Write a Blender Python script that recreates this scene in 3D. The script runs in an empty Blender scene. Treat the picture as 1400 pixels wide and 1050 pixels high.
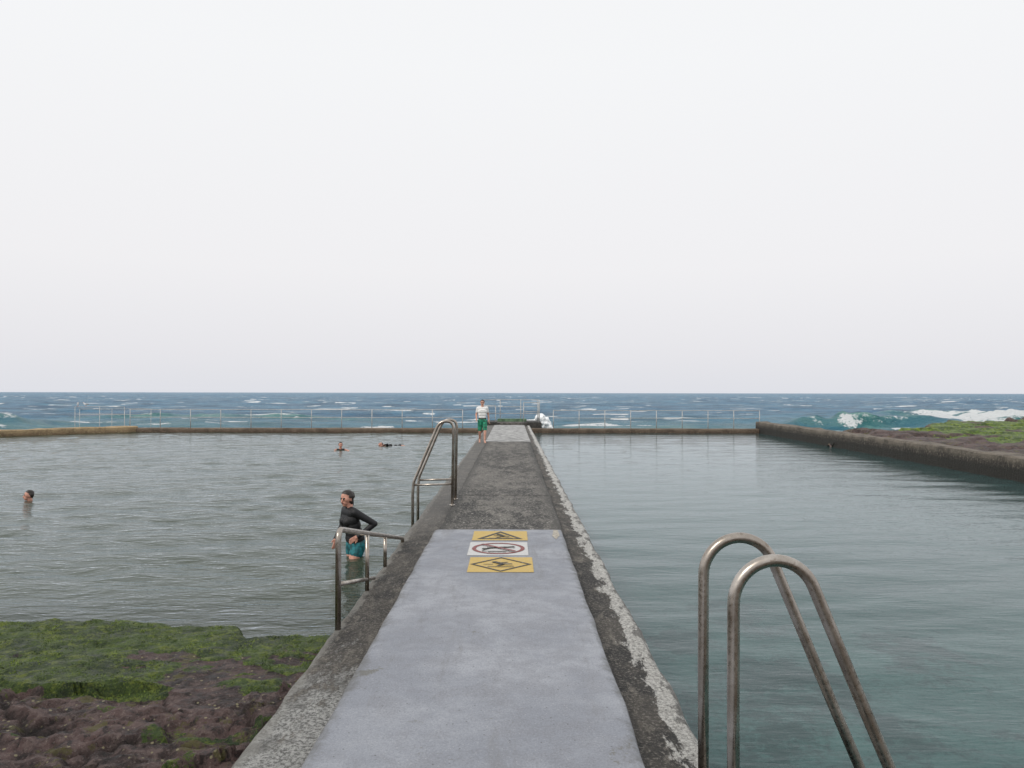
import bpy, bmesh, math, random
import numpy as np
from mathutils import Vector, Matrix
random.seed(3)
rng=np.random.RandomState(5)
S=bpy.context.scene
COL=S.collection
rad=math.radians

# ------------------------------------------------------------ noise
def h2(ix,iy,s):
    n=(ix.astype(np.int64)*374761393+iy.astype(np.int64)*668265263+s*982451653)&0xffffffff
    n=((n^(n>>13))*1274126177)&0xffffffff
    return ((n^(n>>16))&0xffffff)/float(0xffffff)
def vn(x,y,s=0):
    x=np.asarray(x,float);y=np.asarray(y,float)
    ix=np.floor(x);iy=np.floor(y);fx=x-ix;fy=y-iy
    fx=fx*fx*fx*(fx*(fx*6-15)+10);fy=fy*fy*fy*(fy*(fy*6-15)+10)
    a=h2(ix,iy,s);b=h2(ix+1,iy,s);c=h2(ix,iy+1,s);d=h2(ix+1,iy+1,s)
    return (a*(1-fx)+b*fx)*(1-fy)+(c*(1-fx)+d*fx)*fy
def fbm(x,y,s=0,o=4):
    t=0;a=.5;k=1.;w=0
    for i in range(o):
        t=t+a*vn(x*k+i*17.3,y*k-i*9.1,s+i);w+=a;a*=.5;k*=2.03
    return t/w
def worley(x,y,s=0):
    ix=np.floor(x);iy=np.floor(y)
    f1=np.full(x.shape,9.);f2=np.full(x.shape,9.);cid=np.zeros(x.shape)
    for dx in(-1,0,1):
        for dy in(-1,0,1):
            cx=ix+dx;cy=iy+dy
            px=cx+h2(cx,cy,s);py=cy+h2(cx,cy,s+7)
            d=np.hypot(px-x,py-y);r=h2(cx,cy,s+13)
            new=d<f1
            f2=np.where(new,f1,np.minimum(f2,d));cid=np.where(new,r,cid);f1=np.where(new,d,f1)
    return f1,f2,cid
def sst(a,b,x):
    t=np.clip((x-a)/(b-a),0,1);return t*t*(3-2*t)

# ------------------------------------------------------------ helpers
def empty(name,loc=(0,0,0)):
    e=bpy.data.objects.new(name,None);e.location=loc;COL.objects.link(e);e.empty_display_size=.3;return e
def addobj(name,me,parent=None,mats=()):
    o=bpy.data.objects.new(name,me);COL.objects.link(o)
    for m in mats: me.materials.append(m)
    if parent: o.parent=parent
    return o
def grid(name,X,Y,Z,mat,attrs=None,parent=None,keep=None,smooth=True):
    n,m=X.shape
    co=np.stack([X,Y,Z],-1).reshape(-1,3).astype(np.float32)
    i=np.arange(n*m).reshape(n,m)
    q=np.stack([i[:-1,:-1],i[:-1,1:],i[1:,1:],i[1:,:-1]],-1)
    if keep is not None: q=q[keep[:-1,:-1]&keep[1:,1:]]
    q=q.reshape(-1,4).astype(np.int32)
    p=co[q[0]];nz=np.cross(p[1]-p[0],p[2]-p[0])[2]
    if nz<0: q=q[:,::-1].copy()
    me=bpy.data.meshes.new(name)
    me.vertices.add(n*m);me.vertices.foreach_set('co',co.ravel())
    me.loops.add(q.size);me.loops.foreach_set('vertex_index',q.ravel())
    me.polygons.add(len(q));me.polygons.foreach_set('loop_start',np.arange(0,q.size,4,dtype=np.int32))
    try: me.polygons.foreach_set('loop_total',np.full(len(q),4,dtype=np.int32))
    except Exception: pass
    me.update(calc_edges=True)
    me.polygons.foreach_set('use_smooth',np.full(len(q),smooth))
    for k,v in (attrs or {}).items():
        a=me.attributes.new(k,'FLOAT','POINT');a.data.foreach_set('value',v.reshape(-1).astype(np.float32))
    return addobj(name,me,parent,[mat])
def pydata(name,v,f,mats,parent=None,smooth=False,mi=None):
    me=bpy.data.meshes.new(name);me.from_pydata([tuple(a) for a in v],[],f)
    o=addobj(name,me,parent,mats)
    if smooth: me.polygons.foreach_set('use_smooth',np.ones(len(me.polygons),bool))
    if mi is not None: me.polygons.foreach_set('material_index',mi)
    me.update();return o
def fillet(pts,r,n=7):
    pts=[Vector(p) for p in pts];out=[pts[0]]
    for i in range(1,len(pts)-1):
        a,b,c=pts[i-1],pts[i],pts[i+1]
        rr=r[i-1] if isinstance(r,(list,tuple)) else r
        if rr<=0: out.append(b);continue
        d1=min(rr,(a-b).length*.49);d2=min(rr,(c-b).length*.49)
        p=b+(a-b).normalized()*d1;q=b+(c-b).normalized()*d2
        for k in range(n+1):
            t=k/n;out.append(p*(1-t)**2+b*2*t*(1-t)+q*t*t)
    out.append(pts[-1]);return out
def tube(V,F,pts,r,n=12):
    pts=[Vector(p) for p in pts];base=len(V)
    t0=(pts[1]-pts[0]).normalized()
    u=t0.orthogonal().normalized()
    for i,p in enumerate(pts):
        if i==0:t=t0
        elif i==len(pts)-1:t=(pts[i]-pts[i-1]).normalized()
        else:t=((pts[i+1]-pts[i]).normalized()+(pts[i]-pts[i-1]).normalized()).normalized()
        u=(u-t*u.dot(t)).normalized();w=t.cross(u)
        for k in range(n):
            a=2*math.pi*k/n;V.append(p+(u*math.cos(a)+w*math.sin(a))*r)
    for i in range(len(pts)-1):
        for k in range(n):
            a=base+i*n+k;b=base+i*n+(k+1)%n
            F.append((a,b,b+n,a+n))
    F.append(tuple(base+k for k in reversed(range(n))));e=base+(len(pts)-1)*n;F.append(tuple(e+k for k in range(n)))

# ------------------------------------------------------------ materials
class N:
    def __init__(s,name):
        s.m=bpy.data.materials.new(name);s.m.use_nodes=True;s.t=s.m.node_tree
        s.b=s.t.nodes['Principled BSDF'];s.o=s.t.nodes['Material Output']
        s.tc=s.t.nodes.new('ShaderNodeTexCoord').outputs['Object']
    def n(s,ty,**k):
        x=s.t.nodes.new(ty)
        for a,b in k.items(): setattr(x,a,b)
        return x
    def l(s,a,b): s.t.links.new(a,b)
    def map(s,sc=(1,1,1),loc=(0,0,0)):
        x=s.n('ShaderNodeMapping');s.l(s.tc,x.inputs[0]);x.inputs['Scale'].default_value=sc;x.inputs['Location'].default_value=loc;return x.outputs[0]
    def noise(s,scale,det=5,rough=.55,vec=None,dist=0):
        x=s.n('ShaderNodeTexNoise');s.l(vec or s.tc,x.inputs['Vector'])
        x.inputs['Scale'].default_value=scale;x.inputs['Detail'].default_value=det;x.inputs['Roughness'].default_value=rough;x.inputs['Distortion'].default_value=dist
        return x.outputs['Fac']
    def vor(s,scale,feat='F1',vec=None):
        x=s.n('ShaderNodeTexVoronoi',feature=feat);s.l(vec or s.tc,x.inputs['Vector']);x.inputs['Scale'].default_value=scale;return x.outputs['Distance']
    def step(s,v,a,b,lo=0.,hi=1.):
        x=s.n('ShaderNodeMapRange');x.interpolation_type='SMOOTHSTEP';s.l(v,x.inputs[0])
        for i,q in enumerate((a,b,lo,hi)): x.inputs[i+1].default_value=q
        return x.outputs[0]
    def val(s,v,sock):
        if isinstance(v,(int,float)): sock.default_value=v
        elif isinstance(v,tuple): sock.default_value=v if len(v)==4 else (*v,1)
        else: s.l(v,sock)
    def mix(s,f,a,b,mode='MIX'):
        x=s.n('ShaderNodeMix',data_type='RGBA',blend_type=mode);s.val(f,x.inputs[0]);s.val(a,x.inputs[6]);s.val(b,x.inputs[7]);return x.outputs[2]
    def math(s,op,a,b=0.,clamp=False):
        x=s.n('ShaderNodeMath',operation=op,use_clamp=clamp);s.val(a,x.inputs[0]);s.val(b,x.inputs[1]);return x.outputs[0]
    def attr(s,nm):
        x=s.n('ShaderNodeAttribute',attribute_name=nm);return x.outputs['Fac']
    def xyz(s):
        x=s.n('ShaderNodeSeparateXYZ');s.l(s.tc,x.inputs[0]);return x.outputs
    def bump(s,h,strength=.5,dist=.02,nrm=None):
        x=s.n('ShaderNodeBump');s.l(h,x.inputs['Height']);x.inputs['Strength'].default_value=strength;x.inputs['Distance'].default_value=dist
        if nrm: s.l(nrm,x.inputs['Normal'])
        return x.outputs[0]
    def out(s,col=None,rough=None,metal=None,nrm=None,spec=None):
        if col is not None:s.val(col,s.b.inputs['Base Color'])
        if rough is not None:s.val(rough,s.b.inputs['Roughness'])
        if metal is not None:s.val(metal,s.b.inputs['Metallic'])
        if nrm is not None:s.l(nrm,s.b.inputs['Normal'])
        if spec is not None:s.b.inputs['Specular IOR Level'].default_value=spec
        return s.m

def simple(name,c,rough=.6,var=.25,scale=20,metal=0.):
    m=N(name);f=m.noise(scale,3)
    c2=tuple(x*(1-var) for x in c);c3=tuple(min(1,x*(1+var)) for x in c)
    return m.out(m.mix(m.step(f,.35,.65),c2,c3),rough,metal)

def m_greypaint():
    m=N('grey_painted_concrete')
    big=m.noise(.9,6,.65);mid=m.noise(5,6,.65);fine=m.noise(70,4,.75)
    c=m.mix(m.step(big,.38,.64),(.215,.230,.265),(.295,.310,.345))
    c=m.mix(m.step(mid,.42,.62,0,.4),c,(.21,.215,.235))
    c=m.mix(m.step(fine,.49,.62,0,.4),c,(.14,.145,.155))
    c=m.mix(m.step(fine,.44,.34,0,.3),c,(.42,.43,.45))
    st=m.noise(2.0,7,.72,vec=m.map((2.4,.30,1),(1,4,0)))
    c=m.mix(m.step(st,.53,.68,0,.45),c,(.16,.16,.165))
    worn=m.noise(1.7,8,.78,vec=m.map((1,1,1),(3.2,7.7,0)))
    c=m.mix(m.step(worn,.61,.66,0,.7),c,(.12,.115,.09))
    sp=m.vor(26);c=m.mix(m.step(sp,.05,.12,.45,0),c,(.5,.5,.5))
    sp2=m.vor(13,vec=m.map((1,1,1),(8,2,0)));c=m.mix(m.step(sp2,.04,.10,.75,0),c,(.05,.05,.05))
    x=m.xyz();ed=m.math('ABSOLUTE',m.math('ADD',x[0],.195));e=m.math('ADD',ed,m.math('MULTIPLY',m.noise(5,7,.75),.28))
    c=m.mix(m.step(e,.98,1.08,0,.7),c,(.10,.10,.095))
    nr=m.bump(m.math('ADD',m.math('MULTIPLY',fine,1),m.math('MULTIPLY',mid,1.5)),.4,.01)
    return m.out(c,m.step(mid,.3,.7,.5,.8),nrm=nr)
def m_darkconc(name='weathered_dark_concrete'):
    m=N(name)
    big=m.noise(.8,7,.7,vec=m.map((1.3,.45,1)));mid=m.noise(3.3,8,.75,vec=m.map((1.2,.5,1)));fine=m.noise(30,5,.8,vec=m.map((1,.6,1)))
    c=m.mix(m.step(big,.42,.58),(.022,.021,.019),(.105,.098,.088))
    c=m.mix(m.step(mid,.50,.60,0,.75),c,(.17,.16,.14))
    c=m.mix(m.step(mid,.47,.40,0,.8),c,(.017,.017,.015))
    c=m.mix(m.step(fine,.53,.61,0,.8),c,(.32,.30,.27))
    c=m.mix(m.step(fine,.45,.37,0,.75),c,(.010,.010,.009))
    sp=m.vor(7,vec=m.map((1,.6,1)));c=m.mix(m.step(sp,.06,.12,.75,0),c,(.5,.48,.44))
    x=m.xyz();ed=m.math('ABSOLUTE',m.math('ADD',x[0],.16));e=m.math('ADD',ed,m.math('MULTIPLY',m.math('SUBTRACT',mid,.5),.9))
    c=m.mix(m.step(e,.72,.95,0,.7),c,(.018,.018,.016))
    nr=m.bump(m.math('ADD',fine,m.math('MULTIPLY',mid,2)),.9,.02)
    return m.out(c,.75,nrm=nr)
def m_ledge():
    m=N('eroded_ledge_concrete');x=m.xyz()
    big=m.noise(1.1,7,.7);mid=m.noise(5,8,.76,vec=m.map((1.8,.6,1)));fine=m.noise(44,5,.8)
    c=m.mix(m.step(big,.42,.58),(.015,.014,.012),(.075,.066,.054))
    c=m.mix(m.step(mid,.52,.61,0,.8),c,(.20,.18,.15))
    c=m.mix(m.step(fine,.53,.62,0,.7),c,(.34,.31,.27))
    c=m.mix(m.step(fine,.45,.36,0,.7),c,(.009,.009,.008))
    r=m.math('ADD',x[0],m.math('MULTIPLY',m.math('SUBTRACT',mid,.5),.65))
    c=m.mix(m.step(r,.95,.99,0,.95),c,m.mix(m.step(fine,.38,.58),(.28,.27,.25),(.74,.73,.69)))
    c=m.mix(m.step(m.math('ADD',r,m.math('MULTIPLY',big,.3)),1.22,1.27,0,.7),c,(.05,.048,.042))
    q=m.math('ADD',x[1],m.math('MULTIPLY',m.math('SUBTRACT',mid,.5),6.0))
    lf=m.math('MULTIPLY',m.step(x[0],-1.0,-1.1),m.step(q,5.7,4.9))
    c=m.mix(m.math('MULTIPLY',lf,.88),c,m.mix(m.step(fine,.40,.58),(.16,.16,.15),(.60,.60,.58)))
    c=m.mix(m.math('MULTIPLY',lf,m.step(big,.50,.60,0,.6)),c,(.07,.068,.06))
    l2=m.math('ADD',x[0],m.math('MULTIPLY',m.math('SUBTRACT',mid,.5),.4))
    c=m.mix(m.step(l2,-1.47,-1.52,0,.55),c,(.34,.33,.30))
    fl=m.math('MULTIPLY',m.step(x[0],-1.0,-1.1),m.step(m.math('ADD',x[1],m.math('MULTIPLY',big,5)),12.5,16))
    c=m.mix(m.math('MULTIPLY',fl,.45),c,(.20,.195,.185))
    c=m.mix(m.step(x[2],.30,.14,0,.9),c,(.022,.024,.018))
    nr=m.bump(m.math('ADD',fine,m.math('MULTIPLY',mid,3)),1.,.03)
    return m.out(c,.7,nrm=nr)
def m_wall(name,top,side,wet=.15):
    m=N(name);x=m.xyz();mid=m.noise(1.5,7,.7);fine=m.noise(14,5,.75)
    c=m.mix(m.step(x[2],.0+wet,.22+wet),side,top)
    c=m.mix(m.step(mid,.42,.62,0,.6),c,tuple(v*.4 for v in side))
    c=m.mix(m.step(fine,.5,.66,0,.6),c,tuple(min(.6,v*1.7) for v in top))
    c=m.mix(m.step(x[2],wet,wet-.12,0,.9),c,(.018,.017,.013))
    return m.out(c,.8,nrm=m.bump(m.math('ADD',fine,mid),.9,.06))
def m_steel():
    m=N('brushed_stainless_steel');f=m.noise(6,5,.6);g=m.noise(60,2)
    c=m.mix(m.step(f,.35,.7),(.34,.30,.26),(.54,.50,.455))
    c=m.mix(m.step(m.noise(25,6,.7),.56,.66,0,.55),c,(.19,.14,.10))
    return m.out(c,m.step(g,.3,.7,.24,.38),1.)
def m_rock(name,gs=1.,rs=1.,sh=0.):
    m=N(name);alg=m.attr('algae');hole=m.attr('crack')
    G=lambda a,b,c_:(a*gs,b*gs,c_*gs)
    R=lambda a,b,c_:(a*rs,b*rs,c_*rs)
    big=m.noise(1.6,7,.7);mid=m.noise(9,8,.75);fine=m.noise(55,5,.8)
    r=m.mix(m.step(big,.40,.60),R(.050,.028,.026),R(.150,.090,.082))
    r=m.mix(m.step(mid,.50,.60,0,.75),r,R(.23,.165,.15))
    r=m.mix(m.step(fine,.55,.65,0,.65),r,R(.40,.33,.29))
    r=m.mix(m.step(mid,.47,.40,0,.85),r,R(.014,.009,.008))
    r=m.mix(m.step(m.noise(4,7,.75,vec=m.map((1,1,1),(5,3,1))),.55,.61,0,.75),r,R(.14,.13,.03))
    sp=m.vor(13);r=m.mix(m.step(sp,.09,.17,.75,0),r,R(.50,.45,.26))
    r=m.mix(m.math('MULTIPLY',hole,.85),r,(.010,.008,.007))
    g=m.mix(m.step(m.noise(1.8,7,.7),.40,.60),G(.022,.048,.007),G(.075,.130,.013))
    g=m.mix(m.step(m.noise(7,7,.75),.50,.61,0,.85),g,G(.19,.24,.027))
    g=m.mix(m.step(mid,.46,.39,0,.7),g,G(.012,.025,.005))
    g=m.mix(m.step(fine,.47,.37,0,.75),g,G(.007,.015,.003))
    g=m.mix(m.step(fine,.55,.66,0,.65),g,G(.28,.32,.06))
    edge=m.math('ADD',alg,m.math('MULTIPLY',m.math('SUBTRACT',mid,.5-sh),1.9))
    f=m.step(edge,.44,.52)
    c=m.mix(f,r,g)
    nr=m.bump(m.math('ADD',fine,m.math('MULTIPLY',mid,2.5)),1.,.045)
    return m.out(c,m.step(mid,.3,.7,.35,.85),nrm=nr)
def m_water(name,body,tint,turb,wscale,bstr,bdist,stretch=(1,1,1),gl=.04,refl=(.93,.96,1.),tv=None):
    m=N(name);v=m.map(stretch)
    h=m.math('ADD',m.noise(wscale,3,.5,vec=v,dist=.4),m.math('MULTIPLY',m.noise(wscale*3.1,3,.5,vec=v),.4))
    nr=m.bump(h,bstr,bdist)
    dif=m.n('ShaderNodeBsdfDiffuse');m.val(body,dif.inputs[0])
    tr=m.n('ShaderNodeBsdfTransparent');m.val(tint,tr.inputs[0])
    mx=m.n('ShaderNodeMixShader')
    if tv: m.val(m.step(m.xyz()[1],tv[0],tv[1],tv[2],turb),mx.inputs[0])
    else: m.val(turb,mx.inputs[0])
    m.l(tr.outputs[0],mx.inputs[1]);m.l(dif.outputs[0],mx.inputs[2])
    g=m.n('ShaderNodeBsdfGlossy');g.inputs['Roughness'].default_value=gl;m.val(refl,g.inputs[0]);m.l(nr,g.inputs['Normal'])
    fr=m.n('ShaderNodeFresnel');fr.inputs[0].default_value=1.33;m.l(nr,fr.inputs[1])
    m2=m.n('ShaderNodeMixShader');m.l(fr.outputs[0],m2.inputs[0]);m.l(mx.outputs[0],m2.inputs[1]);m.l(g.outputs[0],m2.inputs[2])
    m.l(m2.outputs[0],m.o.inputs[0]);m.t.nodes.remove(m.b);return m.m
def m_sea():
    m=N('sea_water');foam=m.attr('foam');teal=m.attr('teal')
    v=m.map((.45,1,1))
    n1=m.noise(.6,7,.75,vec=v);n2=m.noise(.03,6,.7,vec=m.map((.35,1,1)));n3=m.noise(2.2,4,.65,vec=v);n4=m.noise(.16,7,.8,vec=m.map((.3,1,1)))
    c=m.mix(m.step(n2,.38,.62),(.060,.185,.310),(.115,.265,.385))
    c=m.mix(m.step(n4,.48,.58,0,.70),c,(.025,.090,.165))
    c=m.mix(m.step(n1,.47,.58,0,.65),c,(.025,.085,.140))
    c=m.mix(teal,c,m.mix(m.step(n1,.40,.58),(.050,.18,.185),(.17,.35,.33)))
    fz=m.math('ADD',foam,m.math('MULTIPLY',m.math('SUBTRACT',m.noise(1.1,8,.8),.5),1.5))
    ff=m.step(fz,.46,.60)
    c=m.mix(ff,c,(.82,.85,.86))
    nr=m.bump(m.math('ADD',n1,m.math('MULTIPLY',n3,.45)),1.,1.1)
    rough=m.mix(ff,(.3,.3,.3),(.9,.9,.9))
    m.out(c,rough,nrm=nr);m.b.inputs['IOR'].default_value=1.33;m.b.inputs['Specular IOR Level'].default_value=.12
    return m.m
def m_bed(name,a,b,dark,sc):
    m=N(name);x=m.noise(.9,6,.65);y=m.noise(sc,7,.72,dist=.6)
    c=m.mix(m.step(x,.38,.62),a,b);c=m.mix(m.step(y,.51,.60,0,.92),c,dark);return m.out(c,.9)
def m_bed_weed(name,a,b,dark):
    m=N(name);x=m.noise(.9,6,.65);y=m.noise(3.2,9,.78);z=m.noise(1.1,6,.6,vec=m.map((1,1,1),(9,4,0)))
    k=m.math('ADD',m.math('ADD',m.math('MULTIPLY',y,.6),m.math('MULTIPLY',z,.4)),m.math('MULTIPLY',m.attr('weed'),.17))
    c=m.mix(m.step(x,.38,.62),a,b);c=m.mix(m.step(k,.47,.60,0,.85),c,dark)
    c=m.mix(m.step(m.noise(18,5,.8),.50,.66,0,.4),c,dark)
    return m.out(c,.9)

GREY=m_greypaint();DARK=m_darkconc();PALE=simple('pale_concrete',(.30,.30,.295),.8,.4,5);LEDGE=m_ledge()
STEEL=m_steel();GALV=simple('galvanised_rail',(.46,.46,.45),.5,.2,9,.2);ROCK=m_rock('shore_rock_and_algae');ROCK2=m_rock('mossy_platform_rock',1.5,.8,.10);SEA=m_sea()

# ------------------------------------------------------------ sea
SEAZ=-.9
rows=[47.4]
while rows[-1]<14000: rows.append(rows[-1]+max(.3,rows[-1]*.0075))
yy=np.array(rows);NC=560;tt=np.linspace(-1,1,NC)
Y=np.repeat(yy[:,None],NC,1);X=tt[None,:]*(Y*.95+22)
dx=(Y*.95+22)*2/NC;dyr=np.gradient(yy)[:,None]
Z=np.zeros_like(X)
W=[vn(X/k,Y/k,5+k) for k in (7,20,60)]
for i in range(34):
    L=2.0*(1.105**i);a=rng.normal(math.pi/2,.6);k=2*math.pi/L;A=.0085*L**.70*(.6+.8*rng.rand())
    fade=np.clip((L/(2.6*np.maximum(dx*.8,dyr)))-.8,0,1)
    s=np.sin(k*(math.cos(a)*X+math.sin(a)*Y)+rng.rand()*6.28+3.*W[0 if L<6 else (1 if L<20 else 2)])
    Z+=A*.75*fade*(s+.25*s*s)
foam=np.zeros_like(X);teal=np.clip(1-(Y-47)/60,0,1)**1.3*.75
def ridge(y0,x0,x1,H,w,curv,fo,seed,xs=5.):
    global Z,foam,teal
    r0=np.searchsorted(yy,y0-18);r1=np.searchsorted(yy,y0+abs(curv)*(x1-x0)+20);sl=slice(max(0,r0),r1)
    x=X[sl];y=Y[sl]
    c=y0+curv*(x-x0)+5*(fbm(x/11,x*0+seed,seed,3)-.5)
    d=y-c
    env=sst(x0,x0+xs,x)*(1-sst(x1-xs,x1,x))*(.35+1.1*fbm(x/3.5,x*0,seed+3,3))
    prof=np.where(d<0,np.exp(-(d/(w*.5))**2),np.exp(-(d/(w*1.6))**2))
    Z[sl]+=H*env*prof*(.8+.5*fbm(x/1.2,y/1.2,seed+8,3));teal[sl]=np.maximum(teal[sl],env*np.exp(-(d/(w*1.3))**2)*.9)
    fm=env*fo*np.exp(-((d+w*.2)/(w*.6))**2)*(.1+1.5*fbm(x/3,y/2,seed+5,4))
    foam[sl]=np.maximum(foam[sl],fm)
ridge(74,24,50,1.3,2.2,.10,.62,1,9)
ridge(82,42,95,1.3,2.8,.04,1.2,2,6)
ridge(69,36,80,.8,2.0,.05,1.15,3,8)
ridge(62,27,60,.4,1.3,.0,.75,4,8)
ridge(57,22,60,.25,1.3,.0,.65,14,8)
ridge(68,-100,-41,1.2,2.8,-.03,1.6,5,5)
ridge(61,-80,-38,.5,2.4,.0,1.3,6,6)
ridge(56,-60,-30,.4,1.6,.0,.9,16,6)
ridge(95,-60,-10,.5,2.4,.05,.5,7,12)
ridge(110,50,160,.9,3,.05,.9,8,12)
ridge(56,-16,-2,.35,1.3,.0,.6,9,4)
foam=np.maximum(foam,.55*sst(.53,.72,fbm(X/5,Y/2.2,40,4))*np.clip(1-(Y-47)/45,0,1))
foam=np.maximum(foam,.66*sst(.66,.74,fbm(X/7,Y/3,60,3))*(Y<600))
grid('sea',X,Y,Z+SEAZ,SEA,{'foam':foam,'teal':teal})
gm=simple('sandy_seabed',(.16,.14,.11),.9,.3,.3)
gx,gy=np.meshgrid(np.linspace(-14000,14000,60),np.linspace(-14000,14000,60))
grid('ground',gx,gy,np.full_like(gx,-3.2),gm)
sx,sy=np.meshgrid(np.linspace(-400,-46,120),np.linspace(2,47.4,60))
grid('sea',sx,sy,SEAZ-.02+.25*(fbm(sx/6,sy/4,9)-.5),SEA,{'foam':.4*fbm(sx/5,sy/3,3),'teal':np.full_like(sx,.6)})
sx,sy=np.meshgrid(np.linspace(14.9,400,260),np.linspace(2,47.4,90))
grid('sea',sx,sy,SEAZ-.02+.25*(fbm(sx/6,sy/4,9)-.5),SEA,{'foam':.5*fbm(sx/5,sy/3,3),'teal':np.full_like(sx,.6)})
sx,sy=np.meshgrid(np.linspace(-46,-22,100),np.linspace(24,47.4,100))
grid('sea',sx,sy,SEAZ-.02+.25*(fbm(sx/6,sy/4,9)-.5),SEA,{'foam':.8*fbm(sx/5,sy/3,3),'teal':np.full_like(sx,.6)},keep=sy>sx+70.2)
sx,sy=np.meshgrid(np.linspace(-300,300,200),np.linspace(-300,1.0,120))
grid('shore',sx,sy,.1+.5*fbm(sx/8,sy/8,5)-.35-.6*sst(-2,1.,sy)+.1*np.clip(-sy,0,60)*.6,simple('shore_rock',(.12,.10,.08),.9,.4,1.2))

# ------------------------------------------------------------ pool beds & water
LB=m_bed('left_pool_bed',(.10,.105,.07),(.17,.16,.115),(.035,.04,.025),1.1)
RB=m_bed_weed('right_pool_bed',(.115,.215,.20),(.175,.285,.265),(.030,.050,.050))
bx,by=np.meshgrid(np.linspace(-45,-1.4,160),np.linspace(7.0,46,140))
bz=-.12-1.1*sst(7.4,15,by)+.18*(fbm(bx,by,3)-.5)
grid('pool_floor',bx,by,bz,LB,keep=by<bx+70.8)
def xr(y): return 14.0+.4*np.clip(y/21,0,1)+1.1*np.clip((y-21)/25,0,1)
u=np.linspace(0,1,160);vy=np.linspace(1.6,46.2,240)
by,uu=np.meshgrid(vy,u,indexing='ij');bx=1.1+uu*(xr(by)+.2-1.1)
weed=np.zeros_like(bx)
for cx_,cy_,r_ in((3.0,8.3,.9),(2.6,6.4,.9),(3.7,7.1,.7),(3.1,5.3,.8),(2.2,9.6,.5),(5.0,9.2,.8),(4.6,6.0,.7),(5.8,7.5,.6),(1.9,7.6,.4),(3.4,11,.7)):
    weed=np.maximum(weed,np.exp(-((bx-cx_)**2+((by-cy_)*.7)**2)/r_**2))
weed=weed*1.-.45+.5*(fbm(bx*1.5,by*1.5,55,4)-.5)
grid('pool_floor',bx,by,-.75+.3*(fbm(bx*1.2,by*1.2,8)-.5),RB,{'weed':weed})
def waves(X,Y,comps,seed,amp,l0,ratio,dirm,spread,mind,pw=.9):
    r=np.random.RandomState(seed);Z=np.zeros_like(X)
    W=[vn(X/k,Y/k,seed+i) for i,k in enumerate((.7,1.5,3.5,8))]
    for i in range(comps):
        L=l0*ratio**i;a=r.normal(dirm,spread);k=2*math.pi/L
        w=W[0 if L<.5 else 1 if L<1.1 else 2 if L<3 else 3]
        s=np.sin(k*(math.cos(a)*X+math.sin(a)*Y)+r.rand()*6.28+(2.+r.rand()*2)*w)
        fd=np.clip(L/(2.5*mind)-.8,0,1)
        Z+=amp*L**pw*(.5+r.rand())*s*fd
    return Z
def rowsp(y0,y1,s0,g):
    r=[y0]
    while r[-1]<y1: r.append(r[-1]+s0+g*(r[-1]-y0))
    return np.array(r[:-1]+[y1])
ry=rowsp(7.0,46.2,.045,.006);cx=-1.5-rowsp(0,44,.055,.006)
X,Y=np.meshgrid(cx,ry);
md=np.maximum(.045+.006*(Y-7),.045+.0045*(-1.5-X))
gust=.30+1.2*fbm(X/5,Y/3.5,77,3)
Z=waves(X,Y,20,11,.0050,.32,1.11,1.35,.5,md,.85)*gust*(.30+.70*sst(7.4,11,Y))
WL=m_water('left_pool_water',(.056,.066,.044),(.72,.76,.58),.88,3.6,.6,.06,(.55,1.35,1),.05,(.82,.88,.91),(7.6,9.6,.4))
grid('pool_water',X,Y,Z,WL,keep=Y<X+70.6)
ry=rowsp(1.6,46.2,.05,.0065)
uc=np.linspace(0,1,330)**1.35
Y,U=np.meshgrid(ry,uc,indexing='ij');X=1.1+U*(xr(Y)+.2-1.1)
md=np.maximum(.05+.0065*Y,.06+0*X)
gust=.15+1.3*fbm(X/7,Y/3,78,3)
Z=waves(X,Y,20,21,.0017,.24,1.12,1.5,.35,md)*gust
WR=m_water('right_pool_water',(.060,.115,.115),(.72,.88,.88),.66,4,.30,.03,(.5,1.7,1),.03,(.90,.94,.96),(5,15,.22))
grid('pool_water',X,Y,Z,WR)

# ------------------------------------------------------------ foreground shelf
gx=-1.45-rowsp(0,26,.026,.004);gy=rowsp(3.2,8.6,.024,.0)
X,Y=np.meshgrid(gx,gy)
f1,f2,cid=worley(X*1.0+.8*fbm(X*2,Y*2,2),Y*2.3+.8*fbm(X*2,Y*2,3),4)
g1,g2,cid2=worley(X*3.1+.6*fbm(X*5,Y*5,5),Y*6.2+.5*fbm(X*5,Y*5,6),6)
crack=np.clip(1-(f2-f1)/.07,0,1)*.9*(fbm(X*1.5,Y*1.5,71,3)>.40)
crack2=np.clip(1-(g2-g1)/.09,0,1)*.6*(vn(X*2,Y*2,8)>.42)
rocky=1-sst(5.5,6.2,Y+.9*(fbm(X*1.3,Y*1.3,31)-.5))
base=.09+.09*(1-sst(5.2,7.2,Y))+.02*(fbm(X/2,Y/2,1)-.5)
tilt=(cid-.5)*(f1-.3)
h=base+rocky*(.15*(cid-.5)+.14*tilt+.07*(cid2-.5)-.06*crack-.035*crack2+.14*(fbm(X*2.2,Y*3.0,9,6)-.5)+.07*(fbm(X*11,Y*13,10,4)-.5))
h+=(1-rocky)*(.05*(fbm(X*1.6,Y*2.2,14,5)-.5)+.045*(fbm(X*9,Y*9,16,4)-.5)+.02*(cid-.5))
edge=7.85+.10*(fbm(X*1.2,X*0,19)-.5)*2-.38*sst(-2.9,-2.6,X)+.10*(fbm(X*5,Y*5,20)-.5)
h-=.5*sst(edge-.15,edge+.25,Y)
nb=fbm(X*1.1,Y*1.6,33,5)
bound=5.35+.65*sst(-4.6,-5.4,X)+.40*sst(-3.0,-2.2,X)
alg=sst(-.45,.45,(Y-bound)+2.4*(nb-.5))
patch=sst(.58,.66,fbm(X*1.6,Y*2.8,52,4))*(1-sst(6.6,7.2,Y))
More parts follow.
